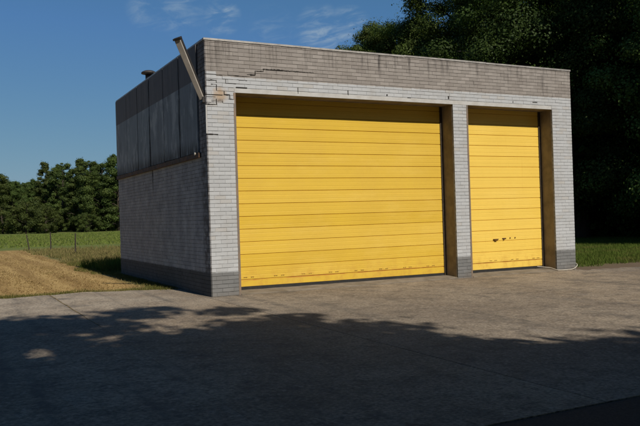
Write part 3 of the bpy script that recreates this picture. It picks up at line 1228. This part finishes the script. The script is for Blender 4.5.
# -- unseen trees: those behind the viewer shade the concrete, the rest cut sky light
VS = [tree_meshes(51, 15.2, 4.6, 3.8, 26000, .40, M['leafA'], 'round', 120), tree_meshes(52, 15.5, 4.8, 3.5, 26000, .40, M['leafB'], 'round', 120)]
GB = 'roadside trees behind the viewer'
for vi, x, y, rot, s in ((0, -3.0, -19.6, .4, 1.0), (1, -10.8, -20.6, 1.9, 1.0), (1, 3.6, -27.0, 3.0, 1.0), (0, 7.6, -28.6, 2.2, 1.0), (0, .6, -24.2, 5.6, .97), (0, -7.5, -24.0, 4.4, 1.05), (1, -2.0, -26.5, 5.2, 1.05), (0, -15.5, -25.5, 2.6, 1.05), (0, 11.0, -36.0, 1.2, 1.05), (1, 5.5, -34.5, .1, 1.1), (0, -5.5, -32.5, 2.2, 1.1),
                       (0, 12.0, -24.8, .7, 1.0), (1, 18.0, -18.5, 3.6, 1.05), (0, -19.5, -12.0, 5.0, 1.1), (1, -20.0, -2.5, 1.4, 1.1), (1, -22.0, -20.0, 2.8, 1.1), (0, -12.5, -31.0, 4.0, 1.1)):  # trees on this line added out of view to block sky light
    put_tree(VS[vi], x, y, rot, s, 'tall unseen roadside tree keeping sun and sky light off the concrete', GB)

# -- far treeline beyond the meadow
VF = [tree_meshes(61, 18, 6.0, .2, 36000, .34, M['leafC'], 'round', 100),
      tree_meshes(62, 20, 5.0, .2, 36000, .34, M['leafC'], 'tall', 100),
      tree_meshes(63, 21, 4.6, .1, 36000, .33, M['leafC'], 'cone', 110),
      tree_meshes(64, 8, 4.6, .1, 14000, .33, M['leafC'], 'round', 60)]
GF = 'far trees beyond the meadow'
C0 = np.array([-4.8988, -14.4441])


def far(px, depth):
    th = .4774 + math.atan((px - 320) / 732.6)
    q = C0 + np.array([math.sin(th), math.cos(th)]) * depth / math.cos(th - .4774)
    return float(q[0]), float(q[1])


FT = [(0, -8, 158, 0.74, 'rounded far tree cut by the left edge of the picture'),
      (1, 13, 160, 0.57, 'short rounded far tree second from the left edge'),
      (2, 33, 165, 0.57, 'lower far tree in the dip of the treeline'),
      (2, 47, 158, 0.72, 'pointed far tree right of the dip in the treeline'),
      (1, 63, 155, 0.73, 'broad peaked far tree behind the thin middle fence post'),
      (2, 80, 152, 0.72, 'tall pointed far tree above the tallest fence post'),
      (1, 92, 150, 0.73, 'tall feathery far tree left of the garage wall'),
      (0, 104, 146, 0.75, 'full dark far tree nearest the garage wall'),
      (1, 119, 145, 0.77, 'highest far tree half hidden behind the garage rear corner')]
for i, (vi, px, dep, s, lab) in enumerate(FT):
    x, y = far(px, dep)
    put_tree(VF[vi], x, y, i * 1.7, s, lab, GF)
SH = [(2, 146, .75, 'low rounded bush at the left end of the far treeline'), (26, 143, .80, 'spreading pale bush at the foot of the far trees'),
      (46, 140, .62, 'small bush in front of the pointed far tree'), (86, 140, .45, 'smallest bush at the meadow edge near the garage')]
for i, (px, dep, s, lab) in enumerate(SH):
    x, y = far(px, dep)
    put_tree(VF[3], x, y, i * 2.2, s, lab, 'bushes along the meadow edge', 'bush', 'bush')
bk = []
for i in range(46):
    px = -60 + i * 9.5
    for row in range(2):
        x, y = far(px + random.uniform(-4, 4), 170 + row * 12 + random.uniform(-3, 3))
        bk.append((x, y, random.uniform(0, 6.28), random.uniform(.55, .66) if px < 45 else random.uniform(.58, .7), random.choice((0, 0, 1))))
crowd('far_woodland', bk, VF, M['leafC'])

# ------------------------------------------------------------------ light
SUN = np.array([.082, -1.0, .925])
SUN = SUN / np.linalg.norm(SUN)
EL = math.asin(SUN[2])
AZ = math.atan2(SUN[0], SUN[1])                  # from +Y towards +X
sl = bpy.data.lights.new('sun', 'SUN')
sl.energy = 4.6
sl.angle = R(.53)
sl.color = (1.0, .93, .82)
so = bpy.data.objects.new('sun', sl)
COL.objects.link(so)
from mathutils import Vector
so.rotation_euler = Vector((-SUN[0], -SUN[1], -SUN[2])).to_track_quat('-Z', 'Y').to_euler()

w = bpy.data.worlds.new('World')
scene.world = w
w.use_nodes = True
nt = w.node_tree
nt.nodes.clear()
out = nt.nodes.new('ShaderNodeOutputWorld')
bg = nt.nodes.new('ShaderNodeBackground')
bg.inputs['Strength'].default_value = .05
sky = nt.nodes.new('ShaderNodeTexSky')
sky.sky_type = 'NISHITA'
sky.sun_disc = False
sky.sun_elevation = EL
sky.sun_rotation = AZ
sky.altitude = 200
sky.air_density = 1.0
sky.dust_density = .4
sky.ozone_density = 2.2
tc = nt.nodes.new('ShaderNodeTexCoord')


def wmath(op, a, b, clamp=False):
    nd = nt.nodes.new('ShaderNodeMath')
    nd.operation = op
    nd.use_clamp = clamp
    for s, v in zip(nd.inputs, (a, b)):
        if isinstance(v, (int, float)):
            s.default_value = v
        else:
            nt.links.new(v, s)
    return nd.outputs[0]


WISPS = [
    ((0.2448, 0.9305, 0.2724), 0.9994, 0.45),
    ((0.2789, 0.9217, 0.2697), 0.9994, 0.45),
    ((0.3328, 0.9052, 0.2643), 0.9996, 0.9),
    ((0.4519, 0.8577, 0.2452), 0.9992, 0.8),
    ((0.4842, 0.8392, 0.2476), 0.9994, 0.8),
    ((0.3944, 0.8842, 0.2504), 0.9994, 0.3),
    ((0.3050, 0.9100, 0.2809), 0.9992, 0.2),
]
# thin cirrus: cloud noise sampled on a plane high overhead
sp = nt.nodes.new('ShaderNodeSeparateXYZ')
nt.links.new(tc.outputs['Generated'], sp.inputs[0])
zden = wmath('MAXIMUM', sp.outputs[2], .03)
cu = wmath('DIVIDE', sp.outputs[0], zden)
cv = wmath('DIVIDE', sp.outputs[1], zden)
cb = nt.nodes.new('ShaderNodeCombineXYZ')
nt.links.new(cu, cb.inputs[0])
nt.links.new(cv, cb.inputs[1])


def wnoise(scale, detail, rough, dist, off):
    mp = nt.nodes.new('ShaderNodeMapping')
    mp.inputs['Location'].default_value = off
    mp.inputs['Rotation'].default_value = (0, 0, R(-62))
    mp.inputs['Scale'].default_value = (1.0, .55, 1)
    nt.links.new(cb.outputs[0], mp.inputs[0])
    nz = nt.nodes.new('ShaderNodeTexNoise')
    nz.inputs['Scale'].default_value = scale
    nz.inputs['Detail'].default_value = detail
    nz.inputs['Roughness'].default_value = rough
    nz.inputs['Distortion'].default_value = dist
    nt.links.new(mp.outputs[0], nz.inputs['Vector'])
    return nz.outputs['Fac']


def wramp(v, a, b, c, d):
    mr = nt.nodes.new('ShaderNodeMapRange')
    mr.interpolation_type = 'SMOOTHSTEP'
    nt.links.new(v, mr.inputs['Value'])
    for kx, vv in zip(('From Min', 'From Max', 'To Min', 'To Max'), (a, b, c, d)):
        mr.inputs[kx].default_value = vv
    return mr.outputs[0]


def wdot(d, lo):
    nd = nt.nodes.new('ShaderNodeVectorMath')
    nd.operation = 'DOT_PRODUCT'
    nt.links.new(tc.outputs['Generated'], nd.inputs[0])
    nd.inputs[1].default_value = d
    return wramp(nd.outputs['Value'], lo, 1.0, 0, 1)


fine = wramp(wnoise(8.0, 8, .60, .5, (4, 1, 0)), .40, .78, 0, 1)
spots = None
for d, lo, amp in WISPS:
    m_ = wmath('MULTIPLY', wdot(d, lo), amp)
    spots = m_ if spots is None else wmath('MAXIMUM', spots, m_)
amt = wmath('MULTIPLY', fine, spots)
mixc = nt.nodes.new('ShaderNodeMix')
mixc.data_type = 'RGBA'
nt.links.new(amt, mixc.inputs[0])
# the camera's polarised, slightly compressed sky: a response curve per channel
sc = nt.nodes.new('ShaderNodeSeparateColor')
nt.links.new(sky.outputs[0], sc.inputs[0])
cc_ = nt.nodes.new('ShaderNodeCombineColor')
for i, (g_, k_, lin_) in enumerate(((.85, .52, .75), (.60, .56, 1.20), (.05, .445, 1.45))):
    curve = wmath('MULTIPLY', wmath('POWER', wmath('MULTIPLY', sc.outputs[i], .05), g_), k_ / .05)
    nt.links.new(wmath('MINIMUM', curve, wmath('MULTIPLY', sc.outputs[i], lin_)), cc_.inputs[i])
nt.links.new(cc_.outputs[0], mixc.inputs[6])
mixc.inputs[7].default_value = (6.0, 8.0, 10.0, 1)
nt.links.new(mixc.outputs[2], bg.inputs['Color'])
nt.links.new(bg.outputs[0], out.inputs['Surface'])

# ------------------------------------------------------------------ camera
cam = bpy.data.cameras.new('camera')
co = bpy.data.objects.new('camera', cam)
COL.objects.link(co)
yaw, pitch, roll = .4774, .0043, -.0306
F = Vector((math.sin(yaw) * math.cos(pitch), math.cos(yaw) * math.cos(pitch), math.sin(pitch)))
Rt = Vector((math.cos(yaw), -math.sin(yaw), 0))
U = Rt.cross(F)
R2 = math.cos(roll) * Rt + math.sin(roll) * U
U2 = -math.sin(roll) * Rt + math.cos(roll) * U
from mathutils import Matrix
mt = Matrix((R2, U2, -F)).transposed().to_4x4()
mt.translation = Vector((-4.8988, -14.4441, 1.6))
co.matrix_world = mt
cam.sensor_width = 36
cam.lens = 732.59 / 640 * 36
cam.clip_start = .1
cam.clip_end = 3000
scene.camera = co

scene.view_settings.view_transform = 'Standard'
scene.view_settings.look = 'None'
scene.view_settings.exposure = 0
scene.view_settings.gamma = 1
scene.view_settings.use_curve_mapping = False
scene.render.engine = 'CYCLES'
scene.cycles.max_bounces = 6
scene.cycles.diffuse_bounces = 4
scene.cycles.transparent_max_bounces = 4
scene.cycles.use_denoising = True
